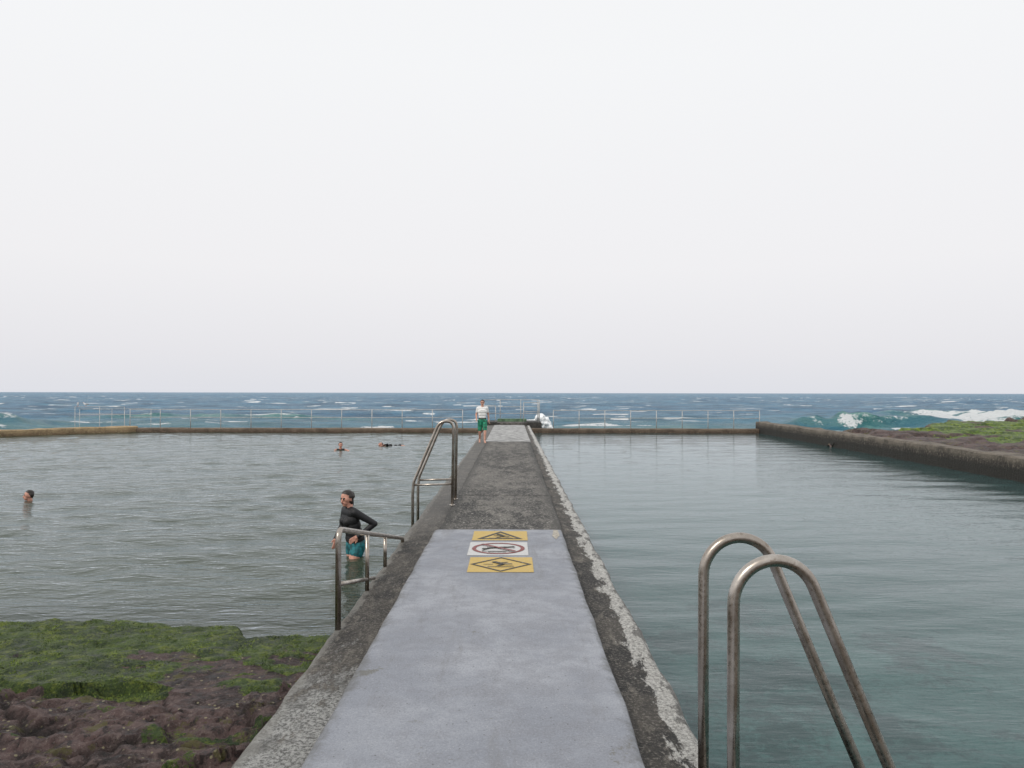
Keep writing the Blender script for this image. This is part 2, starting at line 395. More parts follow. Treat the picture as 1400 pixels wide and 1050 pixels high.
alg=np.clip(alg-.9*patch,0,1)
alg=np.maximum(alg,.5*sst(.62,.7,fbm(X*3,Y*3,66,4)))
h+=.02*alg
grid('shore_rock_shelf',X,Y,h,ROCK,{'algae':alg,'crack':np.clip(crack+crack2,0,1)*(1-.9*alg)})
r=np.random.RandomState(9);n=80000
tx=-1.6-7.5*r.rand(n)**1.1;ty=4.6+3.3*r.rand(n)
hx=np.argsort(gx);gxs=gx[hx]
ii=np.clip(np.searchsorted(gxs,tx),0,len(gx)-1);jj=np.clip(np.searchsorted(gy,ty),0,len(gy)-1)
hi=h[jj,hx[ii]];al=alg[jj,hx[ii]]
ok=(al>.6)&(hi>.0)&(fbm(tx*6,ty*6,91,3)>.46)
tx,ty,hi=tx[ok],ty[ok],hi[ok];n=len(tx)
an=r.rand(n)*6.28;w_=.0025+.003*r.rand(n);l_=.012+.018*r.rand(n)
P=np.zeros((n,3,3));P[:,0]=np.stack([tx-np.cos(an)*w_,ty-np.sin(an)*w_,hi-.003],-1);P[:,1]=np.stack([tx+np.cos(an)*w_,ty+np.sin(an)*w_,hi-.003],-1)
P[:,2]=np.stack([tx+(r.rand(n)-.5)*2*l_,ty+(r.rand(n)-.5)*2*l_,hi+.004+.012*r.rand(n)],-1)
gm2=N('green_algae');gg=gm2.mix(gm2.step(gm2.noise(3,6,.75),.42,.60),(.03,.06,.009),(.16,.22,.025))
pydata('green_algae',P.reshape(-1,3).tolist(),np.arange(3*n).reshape(-1,3).tolist(),[gm2.out(gg,.7)])

# ------------------------------------------------------------ walkway
WK=empty('concrete_walkway')
def strip(name,prof,y0,y1,mat,dy=.12,jit=.01,seed=0,cap=True,jz=.004):
    ys=np.linspace(y0,y1,max(2,int((y1-y0)/dy)));n=len(prof);cols=[]
    for i,(x,z,s) in enumerate(prof):
        a=(fbm(ys*1.7,ys*0+i//2*3.3,seed+i//2,5)-.5)*2*jit*s
        b=(fbm(ys*2.9,ys*0+i*3.3,seed+50+i,5)-.5)*2*jz*s
        cols.append(np.stack([x+a,ys,z+b],-1))
    V=np.stack(cols,1).reshape(-1,3).tolist();F=[]
    for j in range(len(ys)-1):
        for i in range(n-1):
            k=j*n+i;F.append((k,k+1,k+1+n,k+n))
    if cap:
        F.append(tuple(range(n)));F.append(tuple(reversed(range((len(ys)-1)*n,len(ys)*n))))
    o=pydata(name,V,F,[mat],WK)
    bm=bmesh.new();bm.from_mesh(o.data);bmesh.ops.recalc_face_normals(bm,faces=bm.faces);bm.to_mesh(o.data);bm.free()
    return o
strip('base_wall',[(-1.60,-1.6,1),(-1.575,.33,2),(-1.565,.385,2.4),(-1.53,.42,2.4),(-1.35,.425,.3),(-1.0,.43,0),(.6,.43,0),(.95,.425,.3),(1.10,.42,2.4),(1.135,.385,2.4),(1.145,.33,2),(1.17,-1.6,1)],-3,47.2,LEDGE,.05,.014,1,jz=.010)
def slab(name,x0,x1,z,y0,y1,mat,seed,c=.03,jit=.012):
    return strip(name,[(x0,.40,1),(x0,z-c*.8,1),(x0+c*.3,z-c*.25,1),(x0+c,z,1),((x0+x1)/2,z+.004,0),(x1-c,z,1),(x1-c*.3,z-c*.25,1),(x1,z-c*.8,1),(x1,.40,1)],y0,y1,mat,.08,jit,seed)
slab('grey_slab',-1.12,.73,.515,-3,10.75,GREY,20,.04,.018)
pydata('grey_slab_end',[(-1.09,10.74,.50),(.70,10.74,.50),(-1.0,10.95,.478),(.60,10.95,.478),(-1.12,10.74,.40),(.73,10.74,.40)],[(0,1,3,2),(4,0,2),(1,5,3)],[GREY],WK)
slab('dark_slab',-1.08,.76,.475,10.75,30.6,DARK,30,.03,.03)
slab('pale_slab',-1.10,.78,.485,30.6,46.2,PALE,40,.03)
TAR=simple('joint_filler',(.015,.015,.015),.9)
for y in (14.6,18.9,23.1,27.2):
    pydata('joint',[(-1.05,y,.4835),(.73,y,.4835),(.73,y+.03,.4835),(-1.05,y+.03,.4835)],[(0,1,2,3)],[TAR],WK)
pm=simple('repair_mortar',(.36,.33,.28),.85,.35,25)
pydata('mortar_patch',[(.56,10.25,.5225),(.60,10.02,.5225),(.665,10.3,.5225),(.66,10.68,.5225),(.60,10.70,.5225),(.585,10.5,.5225)],[(0,1,2,3,4,5)],[pm],WK)
ALG=simple('green_algae_concrete',(.10,.17,.10),.8,.4,4)
def box(name,x0,x1,y0,y1,z0,z1,mat,parent,bev=.02):
    me=bpy.data.meshes.new(name);bm=bmesh.new();bmesh.ops.create_cube(bm,size=1)
    bmesh.ops.scale(bm,vec=(x1-x0,y1-y0,z1-z0),verts=bm.verts);bmesh.ops.translate(bm,vec=((x0+x1)/2,(y0+y1)/2,(z0+z1)/2),verts=bm.verts)
    if bev: bmesh.ops.bevel(bm,geom=bm.edges[:],offset=bev,segments=2,affect='EDGES')
    bm.to_mesh(me);bm.free();return addobj(name,me,parent,[mat])
box('end_platform',-2.0,1.9,47.2,50.5,-2,.62,DARK,WK,.04)
box('end_step',-.95,.95,46.5,47.19,.3,.60,DARK,WK,.03)
box('end_block',-.95,.95,48.2,49.0,.6,.80,ALG,WK,.03)

# ------------------------------------------------------------ painted ground signs
def worn(name,c):
    m=N(name);a=m.noise(22,6,.75);b=m.noise(90,3,.7)
    k=m.mix(m.step(a,.35,.65),tuple(v*.85 for v in c),c);k=m.mix(m.step(a,.58,.66,0,.8),k,(.24,.26,.29));k=m.mix(m.step(b,.58,.68,0,.5),k,(.15,.15,.15))
    return m.out(k,.65)
YEL=worn('worn_yellow_paint',(.54,.38,.11));WHT=worn('worn_white_paint',(.55,.55,.54))
BLK=worn('black_marking',(.05,.047,.04));RED=worn('red_marking',(.22,.06,.055))
def sign(name,cx,cy,w,l,mat,draw):
    V=[];F=[];MI=[];z=.522
    def poly(p,m,lv):
        k=len(V);
        for a,b in p: V.append((cx+a,cy+b,z+.004*lv))
        F.append(tuple(range(k,k+len(p))));MI.append(m)
    def stroke(p,q,t,m,lv):
        d=Vector((q[0]-p[0],q[1]-p[1])).normalized();nn=Vector((-d.y,d.x))*t/2
        poly([(p[0]-nn.x,p[1]-nn.y),(q[0]-nn.x,q[1]-nn.y),(q[0]+nn.x,q[1]+nn.y),(p[0]+nn.x,p[1]+nn.y)],m,lv)
    def ring(c,ro,ri,m,lv,n=40,rot=0):
        for i in range(n):
            a=2*math.pi*i/n+rot;b=2*math.pi*(i+1)/n+rot
            poly([(c[0]+ri*math.cos(a),c[1]+ri*math.sin(a)),(c[0]+ro*math.cos(a),c[1]+ro*math.sin(a)),(c[0]+ro*math.cos(b),c[1]+ro*math.sin(b)),(c[0]+ri*math.cos(b),c[1]+ri*math.sin(b))],m,lv)
    def disc(c,r_,m,lv,n=14): poly([(c[0]+r_*math.cos(2*math.pi*i/n),c[1]+r_*math.sin(2*math.pi*i/n)) for i in range(n)],m,lv)
    poly([(-w/2,-l/2),(w/2,-l/2),(w/2,l/2),(-w/2,l/2)],0,0)
    draw(poly,stroke,ring,disc)
    return pydata(name,V,F,[mat,BLK,RED],None,mi=MI)
def d_tri(poly,stroke,ring,disc):
    ring((0,-.07),.36,.27,1,1,3,math.pi/2)
    disc((-.02,.06),.035,1,2);stroke((-.01,.03),(.05,-.08),.05,1,3);stroke((.05,-.08),(-.05,-.15),.035,1,2);stroke((.05,-.08),(.13,-.16),.035,1,4)
    stroke((-.0,.0),(-.09,-.04),.025,1,2);stroke((-.15,-.20),(.17,-.20),.02,1,2)
def d_no(poly,stroke,ring,disc):
    ring((0,0),.335,.285,2,1,44)
    disc((-.17,-.02),.04,1,1);stroke((-.14,0),(.06,.05),.065,1,2);stroke((.06,.05),(.2,.12),.04,1,1);stroke((.06,.05),(.21,.03),.04,1,3)
    stroke((-.1,0),(-.2,-.12),.03,1,1);stroke((-.2,-.17),(.15,-.17),.02,1,1);stroke((-.12,-.22),(.1,-.22),.02,1,1)
    stroke((-.215,.215),(.215,-.215),.045,2,4)
def d_dia(poly,stroke,ring,disc):
    ring((0,0),.355,.31,1,1,4,0)
    disc((-.07,.09),.035,1,2);stroke((-.05,.06),(.03,-.02),.055,1,3);stroke((.03,-.02),(-.04,-.09),.035,1,2);stroke((.03,-.02),(.13,-.04),.035,1,4)
    stroke((-.03,.04),(.08,.09),.025,1,2);stroke((-.15,-.13),(.15,-.13),.02,1,2);stroke((-.2,-.02),(-.09,-.02),.018,1,2)
sign('warning_sign',-.16,10.27,.75,.66,YEL,d_tri)
sign('prohibition_sign',-.17,9.42,.75,.80,WHT,d_no)
sign('warning_sign',-.125,8.55,.74,.74,YEL,d_dia)

# ------------------------------------------------------------ pool walls
def wall(name,pts,w,zt,mat,zb=-2.2,seed=0,dz=.02):
    P=[]
    for a,b in zip(pts[:-1],pts[1:]):
        n=max(2,int((Vector(b)-Vector(a)).length/.3))
        for k in range(n): 
            t=k/n;P.append([a[i]*(1-t)+b[i]*t for i in range(2)])
    P.append(list(pts[-1]));V=[];F=[];m=6
    LL=np.arange(len(P))*.3
    J=[(fbm(LL*.9,LL*0+k*5.,seed+k,5)-.5)*2 for k in range(16)]
    for i,p in enumerate(P):
        q=P[min(i+1,len(P)-1)];o=P[max(i-1,0)]
        d=Vector((q[0]-o[0],q[1]-o[1])).normalized();n_=Vector((-d.y,d.x))
        for k,(s,z) in enumerate([(-.5,zb),(-.5,zt-.05),(-.44,zt),(.44,zt),(.5,zt-.05),(.5,zb)]):
            V.append((p[0]+n_.x*(s*w+J[k][i]*.05),p[1]+n_.y*(s*w+J[k][i]*.05),z+(J[k+9][i]*dz if 0<k<5 else 0)))
    for i in range(len(P)-1):
        for k in range(m-1):
            a=i*m+k;F.append((a,a+1,a+1+m,a+m))
    F.append(tuple(range(m)));F.append(tuple(reversed(range((len(P)-1)*m,len(P)*m))))
    o=pydata(name,V,F,[mat])
    bm=bmesh.new();bm.from_mesh(o.data);bmesh.ops.recalc_face_normals(bm,faces=bm.faces);bm.to_mesh(o.data);bm.free()
WALL_F=m_wall('far_wall_concrete',(.17,.13,.095),(.085,.055,.036),.02)
WALL_T=m_wall('tan_wall_concrete',(.42,.30,.17),(.22,.15,.085),.05)
WALL_R=m_wall('side_wall_concrete',(.17,.145,.115),(.035,.030,.024),.42)
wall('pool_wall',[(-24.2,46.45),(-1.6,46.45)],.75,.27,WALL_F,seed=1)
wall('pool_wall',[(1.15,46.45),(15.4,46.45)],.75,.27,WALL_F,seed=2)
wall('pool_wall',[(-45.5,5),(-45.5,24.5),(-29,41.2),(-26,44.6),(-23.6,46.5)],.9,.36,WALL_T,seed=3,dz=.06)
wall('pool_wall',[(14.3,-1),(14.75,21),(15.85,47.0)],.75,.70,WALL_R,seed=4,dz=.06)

# ------------------------------------------------------------ right rock platform
X,Y=np.meshgrid(np.linspace(14.9,90,520),np.linspace(4,58,420))
e=38+(X-18)*.75+ (fbm(X/3,Y/3,5,4)-.5)*5-Y
e=np.minimum(e,53+(fbm(X/2.5,Y/2.5,6,4)-.5)*4-Y)
f1,f2,cid=worley(X*.35+fbm(X*.6,Y*.6,2),Y*.5+fbm(X*.6,Y*.6,3),4)
g1,g2,cid2=worley(X*1.1+.4*fbm(X,Y,5),Y*1.6,6)
h=.50+.013*(Y-20)+.20*(cid-.5)+.11*(cid2-.5)+.38*(fbm(X/1.8,Y/1.8,12,6)-.5)-.10*np.clip(1-(f2-f1)/.12,0,1)-.30*sst(16.6,15.4,X)
h=h*1.-2.2*(1-sst(-.6,1.0,e))
alg=sst(.34,.48,fbm(X/3,Y/2.4,44,5))*sst(17.8,20,X+1.5*(fbm(X,Y,3)-.5))*sst(.5,2.2,e)
grid('rock_platform',X,Y,h,ROCK2,{'algae':alg*1.1,'crack':.5*np.clip(1-(g2-g1)/.1,0,1)*(1-.9*alg)})

# ------------------------------------------------------------ fences
def fence(name,xs,y,z0,zt,rails,mat=GALV,r=.024):
    V=[];F=[]
    for x in xs: tube(V,F,[(x[0],x[1],z0),(x[0],x[1],zt)],r,8)
    for z in rails: tube(V,F,[(x[0],x[1],z) for x in xs],r*.8,8)
    return pydata(name,V,F,[mat],None,True)
fence('metal_fence',[(-24+i*1.9,46.5) for i in range(12)],0,.25,1.45,(1.42,.93))
fence('metal_fence',[(2.6+i*1.62,46.5) for i in range(9)],0,.25,1.42,(1.40,.92))
fence('metal_fence',[(-27.7,46.9) ,(-26.3,47.2),(-24.4,46.6)],0,-.9,1.58,(1.56,1.1),r=.018)
fence('metal_fence',[(-28.4,48.6),(-26.6,49.2),(-24.2,49.6)],0,-1.2,1.40,(1.38,1.0),r=.016)
fence('metal_railing',[(-1.9,47.3),(-1.9,50.3),(-.8,50.3),(.6,50.3),(1.75,50.3),(1.75,47.3)],0,.6,2.05,(2.03,1.55,1.1))
fence('metal_railing',[(.75,47.35),(1.72,47.25)],0,.6,1.9,(1.88,1.3))
fence('metal_railing',[(-1.7,46.9),(-1.05,47.35)],0,.35,1.7,(1.68,1.2))

# ------------------------------------------------------------ steel handrails
def rail_obj(name,paths,r,flanges=(),n=16):
    V=[];F=[]
    for p,rr in paths: tube(V,F,p,rr,n)
    for f in flanges: tube(V,F,[(f[0],f[1],f[2]-.005),(f[0],f[1],f[2]+.012)],.05,20)
    return pydata(name,V,F,[STEEL],None,True)
def hoop(y):
    base=[(.955,y,.41),(.955,y,1.2),(.957,y,1.58)]
    arch=[];c=Vector((1.137,y,1.59));R=.18
    for k in range(1,19):
        a=math.pi-(math.pi-rad(24))*k/18
        arch.append((c.x+R*math.cos(a),y,c.z+R*1.05*math.sin(a)))
    return base+arch+[(1.52,y,1.14),(1.74,y,.62),(2.32,y,-.6)]
paths=[(hoop(3.7),.0265),(hoop(3.2),.0265)]
for z in (-.12,-.42):
    t=(.62-z)/1.22;paths.append(([(1.74+.58*t,3.2,z),(1.74+.58*t,3.7,z)],.02))
rail_obj('pool_ladder',paths,.026,[(.955,3.7,.428),(.955,3.2,.428)],24)
def mid(y):
    return fillet([(-1.07,y,.46),(-1.045,y,1.98),(-1.30,y,1.99),(-1.76,y,.90),(-1.78,y,.70),(-1.78,y,-.8)],[.14,.14,.06,.0],8)
paths=[(mid(13.3),.027),(mid(14.05),.027),([(-1.775,13.3,.84),(-1.06,13.3,.86)],.02),([(-1.775,14.05,.84),(-1.06,14.05,.86)],.02)]
rail_obj('pool_ladder',paths,.026,[(-1.07,13.3,.482),(-1.07,14.05,.482)])
def zt(y): return 1.30-(y-6.5)*.222
p1=fillet([(-1.52,6.5,.41),(-1.52,6.5,zt(6.5)),(-1.52,10.3,zt(10.3)+.02),(-1.52,10.36,.38)],[.12,.05],8)
p2=[(-1.52,6.5,.82),(-1.52,8.2,.45)]
paths=[(p1,.026),(p2,.02)]
for y in (7.8,8.9): paths.append(([(-1.52,y,.41),(-1.52,y,zt(y))],.022))
rail_obj('pool_handrail',paths,.026,[])

# ------------------------------------------------------------ wave splash: surf heaped up outside the wall
bm=bmesh.new();r=random.Random(4)
for i in range(420):
    a=r.uniform(-.95,.85);hh=1.85*math.exp(-(abs(a+.1)/.8)**3);z=-.9+hh*r.random()**.45
    bmesh.ops.create_icosphere(bm,subdivisions=2,radius=.07+.10*r.random(),matrix=Matrix.Translation((2.15+a,51.4+r.gauss(0,.3),z)))
me=bpy.data.meshes.new('wave_splash');bm.to_mesh(me);bm.free()
fo=simple('sea_foam',(.88,.90,.91),.9,.05,6)
ws=addobj('wave_splash',me,None,[fo])
md_=ws.modifiers.new('r','REMESH');md_.mode='VOXEL';md_.voxel_size=.045;md_.use_smooth_shade=True
s_=ws.modifiers.new('s','SMOOTH');s_.iterations=3
tx_=bpy.data.textures.new('foam_noise','CLOUDS');tx_.noise_scale=.3
d_=ws.modifiers.new('d','DISPLACE');d_.texture=tx_;d_.strength=.10

# ------------------------------------------------------------ people
class Fig:
    def __init__(s): s.p=[]
    def c(s,a,b,ra,rb,lab): s.p.append((Vector(a),Vector(b),ra,rb,lab))
    def s(s_,a,r,lab): s_.p.append((Vector(a),Vector(a)+Vector((0,0,.0005)),r,r,lab))
    def build(s,name,mats,loc,rot,vox=.008,sm=3,parent=None,sc=(1,1,1)):
        bm=bmesh.new()
        for a,b,ra,rb,l in s.p:
            d=b-a
            bmesh.ops.create_uvsphere(bm,u_segments=16,v_segments=10,radius=ra,matrix=Matrix.Translation(a))
            if d.length>.001:
                bmesh.ops.create_uvsphere(bm,u_segments=16,v_segments=10,radius=rb,matrix=Matrix.Translation(b))
                M=Matrix.Translation((a+b)/2)@d.to_track_quat('Z','Y').to_matrix().to_4x4()
                bmesh.ops.create_cone(bm,cap_ends=True,segments=18,radius1=ra,radius2=rb,depth=d.length,matrix=M)
        me=bpy.data.meshes.new(name+'_raw');bm.to_mesh(me);bm.free()
        o=bpy.data.objects.new(name,me);COL.objects.link(o)
        md=o.modifiers.new('r','REMESH');md.mode='VOXEL';md.voxel_size=vox
        m2=o.modifiers.new('s','SMOOTH');m2.factor=.5;m2.iterations=sm
        dg=bpy.context.evaluated_depsgraph_get();dg.update()
        new=bpy.data.meshes.new_from_object(o.evaluated_get(dg));o.modifiers.clear();o.data=new;new.name=name
        new.materials.clear();labs=list(mats.keys())
        for l in labs:new.materials.append(mats[l])
        n=len(new.polygons);C=np.zeros(n*3);new.polygons.foreach_get('center',C);C=C.reshape(-1,3)
        best=np.full(n,9.);idx=np.zeros(n,int)
        for a,b,ra,rb,l in s.p:
            A=np.array(a);D=np.array(b)-A;t=np.clip(((C-A)@D)/max(D@D,1e-9),0,1)
            dist=np.linalg.norm(C-(A+t[:,None]*D),axis=1)-(ra+(rb-ra)*t)
            k=dist<best;best[k]=dist[k];idx[k]=labs.index(l)
        new.polygons.foreach_set('material_index',idx.astype(np.int32));new.polygons.foreach_set('use_smooth',np.ones(n,bool));new.update()
        o.location=loc;o.rotation_euler=(0,0,rot);o.scale=sc
        return o
def head(f,c,turn=0.,tilt=0.,hair='short',scale=1.,neck=None):
    R=Matrix.Rotation(turn,3,'Z')@Matrix.Rotation(tilt,3,'X');c=Vector(c)
    T=lambda x,y,z:c+R@(Vector((x,y,z))*scale)
    f.c(T(0,-.015,.035),T(0,.03,.035),.072,.074,'skin')
    f.c(T(-.022,-.03,.0),T(.022,-.03,.0),.058,.058,'skin')
    f.c(T(-.012,-.045,-.05),T(.012,-.045,-.05),.045,.045,'skin')
    f.c(T(0,-.058,-.085),T(0,-.05,-.085),.028,.03,'skin')
    f.c(T(0,-.09,.0),T(0,-.108,-.03),.010,.014,'skin')
    for s in(-1,1):
        f.c(T(s*.074,.005,.005),T(s*.076,.012,-.03),.014,.011,'skin')
        f.s(T(s*.031,-.084,.004),.011,'eye')
        f.c(T(s*.018,-.088,.022),T(s*.045,-.08,.022),.0075,.006,'hair')
    f.c(T(-.018,-.092,-.055),T(.018,-.092,-.055),.008,.008,'lip')
    f.c(T(0,.0,.058),T(0,.035,.05),.072,.075,'hair')
    f.c(T(-.03,.04,.02),T(.03,.04,.02),.065,.065,'hair')
    if hair=='long':
        f.c(T(-.045,.01,.03),T(-.05,.035,-.06),.044,.032,'hair');f.c(T(.045,.01,.03),T(.05,.035,-.06),.044,.032,'hair')
        f.c(T(0,.06,.03),T(0,.075,-.10),.060,.045,'hair');f.c(T(0,.11,.045),T(0,.125,.0),.038,.034,'hair')
    else: f.c(T(0,.055,.0),T(0,.055,-.03),.05,.04,'hair')
    if neck is not None: f.c(T(0,.015,-.06),neck,.052,.058,'skin')
def hand(f,wr,d,side,pn,curl=.5,lab='skin'):
    wr=Vector(wr);d=Vector(d).normalized();side=Vector(side);side=(side-d*side.dot(d)).normalized();pn=d.cross(side)*pn
    f.c(wr,wr+d*.03,.024,.026,lab)
    for k,o in enumerate((.027,.009,-.009,-.026)):
        f.c(wr+d*.02+side*o*.7,wr+d*.085+side*o,.014,.012,lab)
        L=(.040,.046,.042,.032)[k];b=wr+d*.088+side*o*1.15
        d1=(d*math.cos(curl*.6)+pn*math.sin(curl*.6)).normalized();p1=b+d1*L
        d2=(d*math.cos(curl*1.5)+pn*math.sin(curl*1.5)).normalized();p2=p1+d2*L*.8
        f.c(b,p1,.0095,.009,lab);f.c(p1,p2,.009,.0075,lab)
    t0=wr+d*.03+side*.025;t1=t0+(d*.7+side*.8).normalized()*.04;t2=t1+(d*1.+side*.2+pn*.3).normalized()*.03
    f.c(t0,t1,.013,.011,lab);f.c(t1,t2,.010,.008,lab)
def lerp(a,b,t): return Vector(a)*(1-t)+Vector(b)*t
def limb(f,pts,rs,labs):
    for i in range(len(pts)-1): f.c(pts[i],pts[i+1],rs[i],rs[i+1],labs[i])
SK=simple('skin',(.55,.30,.22),.55,.12,14);SKR=simple('sunburnt_skin',(.52,.26,.19),.55,.15,14)
WS=simple('white_shirt',(.78,.78,.77),.8,.08,14)
HR=simple('dark_hair',(.018,.013,.010),.5,.3,60);EY=simple('eye_dark',(.02,.015,.012),.2);LP=simple('lips',(.30,.10,.09),.5)
BK=simple('black_rash_shirt',(.006,.006,.008),.6,.3,30);TL=simple('teal_shorts',(.01,.13,.15),.6,.5,16);GR=simple('green_board_shorts',(.01,.18,.10),.7,.6,12)
WH=simple('waistband',(.03,.05,.04),.7)
M=lambda sk=SK,top=SK,bot=GR:{'skin':sk,'eye':EY,'hair':HR,'lip':LP,'top':top,'bot':bot,'band':WH}
f=Fig()
pel=.92
f.c((-.065,0,pel-.01),(.065,0,pel-.01),.105,.105,'bot');f.c((-.07,0,pel+.07),(.07,0,pel+.07),.092,.092,'band')
f.c((-.065,0,1.06),(.065,0,1.06),.092,.092,'top');f.c((-.075,-.005,1.17),(.075,-.005,1.17),.102,.102,'top')
f.c((-.09,-.01,1.29),(.09,-.01,1.29),.112,.112,'top');f.c((-.12,.0,1.40),(.12,.0,1.40),.085,.085,'top')
f.c((-.155,.01,1.435),(.155,.01,1.435),.060,.060,'top');f.c((0,.01,1.47),(0,0,1.55),.06,.056,'skin')
f.c((-.07,-.075,1.33),(.07,-.075,1.33),.05,.05,'top')
head(f,(0,-.02,1.655),turn=-.15,tilt=.15,neck=(0,.01,1.49))
for sx,kn,an,toe in((1,(.10,-.17,.50),(.085,-.20,.085),(.10,-.34,.03)),(-1,(-.10,-.02,.48),(-.09,.22,.13),(-.10,.12,.025))):
    hp=Vector((sx*.095,0,.89))
    t1=lerp(hp,kn,.45);t2=lerp(hp,kn,.82)
    limb(f,[hp,t1,t2],[.10,.095,.088],['bot','bot'])
    limb(f,[t2,kn,lerp(kn,an,.3),an],[.060,.054,.055,.036],['skin']*3)
    f.c(an,toe,.036,.030,'skin');f.c(an,(an[0],an[1]+.05,an[2]-.05),.032,.028,'skin')
    for k in range(5):
        o=(k-2)*.017;b=Vector(toe)+Vector((o,-.01,-.005));f.c(b,b+Vector((0,-.035+.004*abs(k-(1 if sx>0 else 3)),-.006)),.011,.009,'skin')
for sx,el,wr in((-1,(-.245,.06,1.17),(-.25,-.12,.98)),(1,(.25,.09,1.17),(.27,.02,.93))):
    sh=Vector((sx*.185,.01,1.42));el=Vector(el);wr=Vector(wr)
    limb(f,[sh,lerp(sh,el,.55)],[.064,.060],['top'])
    limb(f,[lerp(sh,el,.5),el,lerp(el,wr,.3),wr],[.048,.04,.041,.027],['skin']*4)
    hand(f,wr,(wr-el)+Vector((0,0,-.05)),(-sx*.3,-1,0),-sx,.5)
f.build('man_walking',M(SK,WS),(-1.22,30.5,.44),.12,.0075,2)
f=Fig()
f.c((-.075,.03,.84),(.075,.03,.84),.125,.125,'bot');f.c((-.07,.01,.93),(.07,.01,.93),.118,.118,'top')
f.c((-.06,-.01,1.03),(.06,-.01,1.03),.108,.108,'top');f.c((-.065,-.04,1.14),(.065,-.04,1.14),.110,.110,'top')
f.c((-.075,-.065,1.23),(.075,-.065,1.23),.110,.110,'top');f.c((-.1,-.075,1.33),(.1,-.075,1.33),.085,.085,'top')
f.c((-.14,-.075,1.365),(.14,-.075,1.365),.058,.058,'top')
for s in(-1,1): f.s((s*.065,-.145,1.20),.068,'top')
f.c((0,-.075,1.36),(0,-.09,1.42),.066,.054,'top');f.c((0,-.09,1.42),(0,-.10,1.47),.05,.05,'skin')
head(f,(0,-.125,1.545),turn=.35,tilt=.12,hair='long',neck=(0,-.085,1.42))
for sx in(-1,1):
    hp=Vector((sx*.09,.02,.80));kn=Vector((sx*.10,-.05-.05*sx,.45));an=Vector((sx*.10,.03,.07))
    t=lerp(hp,kn,.22)
    limb(f,[hp,t],[.112,.106],['bot']);limb(f,[t,lerp(hp,kn,.6),kn,lerp(kn,an,.3),an],[.099,.084,.058,.056,.036],['skin']*4)
    f.c(an,(an.x,an.y-.14,.025),.038,.028,'skin')
    for k in range(5):
        b=Vector((an.x+(k-2)*.015,an.y-.15,.02));f.c(b,b+Vector((0,-.03,0)),.011,.009,'skin')
sh=Vector((.175,-.07,1.35));el=Vector((.29,.20,1.17));wr=Vector((.18,-.02,.985))
limb(f,[sh,lerp(sh,el,.4),el,lerp(el,wr,.35),wr],[.062,.055,.045,.044,.032],['top']*4)
hand(f,wr,(-.02,-.09,-.05),(0,-.2,-1),1,.5)
sh=Vector((-.175,-.07,1.35));el=Vector((-.23,-.10,1.09));wr=Vector((-.13,-.25,.93))
limb(f,[sh,lerp(sh,el,.4),el,lerp(el,wr,.35),wr],[.062,.055,.045,.044,.031],['top']*4)
hand(f,wr,(.06,-.03,-.09),(.5,-1,0),1,.5)
f.build('woman_wading',M(SKR,BK,TL),(-2.40,11.3,-.65),rad(-54),.0075,2)
def swimmer(name,loc,rot,turn,hair='short',sk=SKR,top=BK,hz=.10):
    f=Fig();head(f,(0,0,hz),turn=turn,tilt=-.05,hair=hair,neck=(0,.03,hz-.16))
    z=hz-.22
    f.c((-.15,.04,z),(.15,.04,z),.06,.06,'top');f.c((-.09,.05,z-.1),(.09,.05,z-.1),.11,.11,'top');f.c((-.07,.10,z-.3),(.07,.10,z-.3),.09,.09,'top')
    for s in(-1,1):
        sh=(s*.18,.04,z);el=Vector((s*.36,-.12,z-.06));wr=Vector((s*.28,-.34,z-.03))
        limb(f,[sh,el,wr],[.055,.042,.028],['skin','skin']);hand(f,wr,(-.1*s,-1,.0),(-s,0,0),s,.3)
        limb(f,[(s*.09,.15,z-.45),(s*.1,.25,z-.75)],[.085,.055],['bot'])
    f.c((0,.1,z-.3),(0,.14,z-.45),.1,.1,'bot')
    return f.build(name,M(sk,top),loc,rot,.008,2)
swimmer('swimmer',(-11.15,17.1,.01),rad(-55),.1,sk=SKR,top=SKR)
swimmer('swimmer',(-7.45,32.2,.12),rad(20),.0,sk=SKR,top=BK)
f=Fig()
head(f,(0,-.3,.06),turn=.6,tilt=-.9,neck=(0,-.12,.02))
f.c((-.15,0,-.01),(.15,0,-.01),.07,.07,'top');f.c((-.09,.15,-.01),(.09,.15,-.01),.10,.10,'top');f.c((-.07,.4,-.03),(.07,.4,-.03),.09,.09,'top');f.c((-.08,.6,-.03),(.08,.6,-.03),.1,.1,'bot')
for s in(-1,1): limb(f,[(s*.09,.65,-.05),(s*.1,1.05,-.1),(s*.1,1.45,-.1)],[.09,.055,.035],['skin','skin']);f.c((s*.1,1.45,-.1),(s*.1,1.6,-.08),.034,.025,'skin')
limb(f,[(-.18,0,0),(-.22,-.28,-.05),(-.2,-.55,-.06)],[.055,.042,.028],['top','top']);hand(f,(-.2,-.55,-.06),(0,-1,0),(1,0,0),1,.2)
limb(f,[(.18,0,.0),(.32,.02,.10),(.3,-.2,.04)],[.055,.042,.028],['top','top']);hand(f,(.3,-.2,.04),(0,-1,-.4),(-1,0,0),-1,.2)
f.build('swimmer',M(SKR,BK,BK),(-5.9,35.0,-.02),rad(-80),.009,2)
GT=simple('white_feathers',(.8,.8,.8),.8);GB=simple('grey_feathers',(.35,.37,.39),.8);GO=simple('orange_beak',(.5,.12,.04),.5)
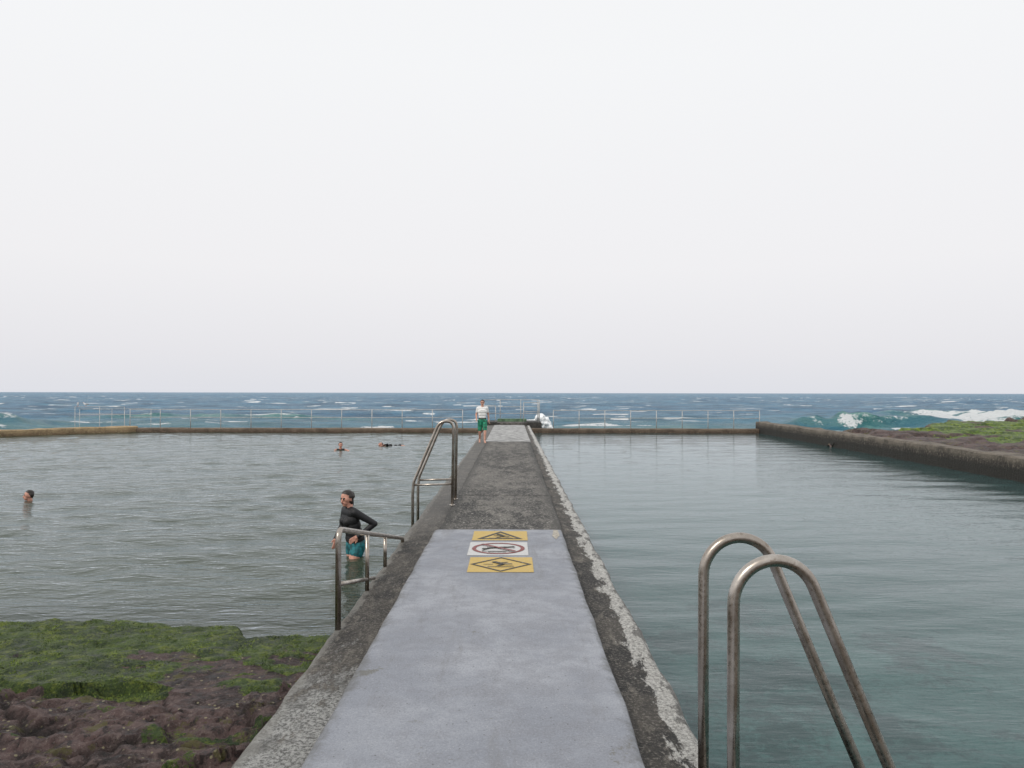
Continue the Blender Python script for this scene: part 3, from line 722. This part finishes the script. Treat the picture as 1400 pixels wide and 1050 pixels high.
def gull(loc,rot):
    f=Fig();f.c((0,-.06,.16),(0,.08,.14),.055,.045,'top');f.c((0,.08,.145),(0,.2,.13),.035,.012,'bot')
    f.c((0,-.09,.18),(0,-.12,.24),.032,.028,'top');f.s((0,-.125,.255),.034,'top');f.c((0,-.15,.252),(0,-.195,.245),.011,.006,'band')
    f.c((-.03,.0,.175),(-.03,.13,.155),.035,.02,'bot');f.c((.03,.0,.175),(.03,.13,.155),.035,.02,'bot')
    for s in(-1,1): f.c((s*.02,.0,.12),(s*.02,.0,.0),.007,.006,'band');f.c((s*.02,.01,.0),(s*.02,-.03,.0),.007,.006,'band')
    f.build('seagull',{'top':GT,'bot':GB,'band':GO},loc,rot,.008,1)
gull((-27.55,46.95,1.57),.6);gull((-27.1,47.05,1.57),-.8)

# ------------------------------------------------------------ world, sun, camera
w=bpy.data.worlds.new('World');S.world=w;w.use_nodes=True;t=w.node_tree;bg=t.nodes['Background']
sky=t.nodes.new('ShaderNodeTexSky');sky.sky_type='NISHITA';sky.sun_disc=False;sky.sun_elevation=rad(42);sky.sun_rotation=rad(225);sky.dust_density=4
tc=t.nodes.new('ShaderNodeTexCoord');sp=t.nodes.new('ShaderNodeSeparateXYZ');t.links.new(tc.outputs['Generated'],sp.inputs[0])
cr=t.nodes.new('ShaderNodeValToRGB');t.links.new(sp.outputs[2],cr.inputs[0]);e=cr.color_ramp.elements
e[0].position=0;e[0].color=(.775,.785,.835,1);e[1].position=1;e[1].color=(.97,.98,.99,1)
for p,c in((.05,(.825,.82,.855,1)),(.16,(.905,.895,.91,1)),(.40,(.95,.955,.965,1))):
    a=cr.color_ramp.elements.new(p);a.color=c
sc=t.nodes.new('ShaderNodeVectorMath');sc.operation='SCALE';sc.inputs['Scale'].default_value=10.;t.links.new(cr.outputs[0],sc.inputs[0])
mx=t.nodes.new('ShaderNodeMix');mx.data_type='RGBA';mx.inputs[0].default_value=.95
t.links.new(sky.outputs[0],mx.inputs[6]);t.links.new(sc.outputs[0],mx.inputs[7]);t.links.new(mx.outputs[2],bg.inputs[0]);bg.inputs[1].default_value=.1
L=bpy.data.lights.new('sun','SUN');L.energy=1.4;L.angle=rad(10);L.color=(1,.94,.86)
so=bpy.data.objects.new('sun',L);COL.objects.link(so)
az=rad(225);el=rad(42)
d=Vector((math.sin(az)*math.cos(el),math.cos(az)*math.cos(el),math.sin(el)))
so.rotation_euler=d.to_track_quat('Z','Y').to_euler()
S.view_settings.view_transform='Standard'
try:S.view_settings.look='None'
except: pass
cam=bpy.data.cameras.new('camera');cam.lens=26;cam.sensor_width=36;cam.clip_end=30000;cam.clip_start=.05
co=bpy.data.objects.new('camera',cam);COL.objects.link(co)
co.matrix_world=Matrix.Translation((0,0,2.5))@Matrix.Rotation(rad(90.68),4,'X')@Matrix.Rotation(rad(.1),4,'Z')
S.camera=co
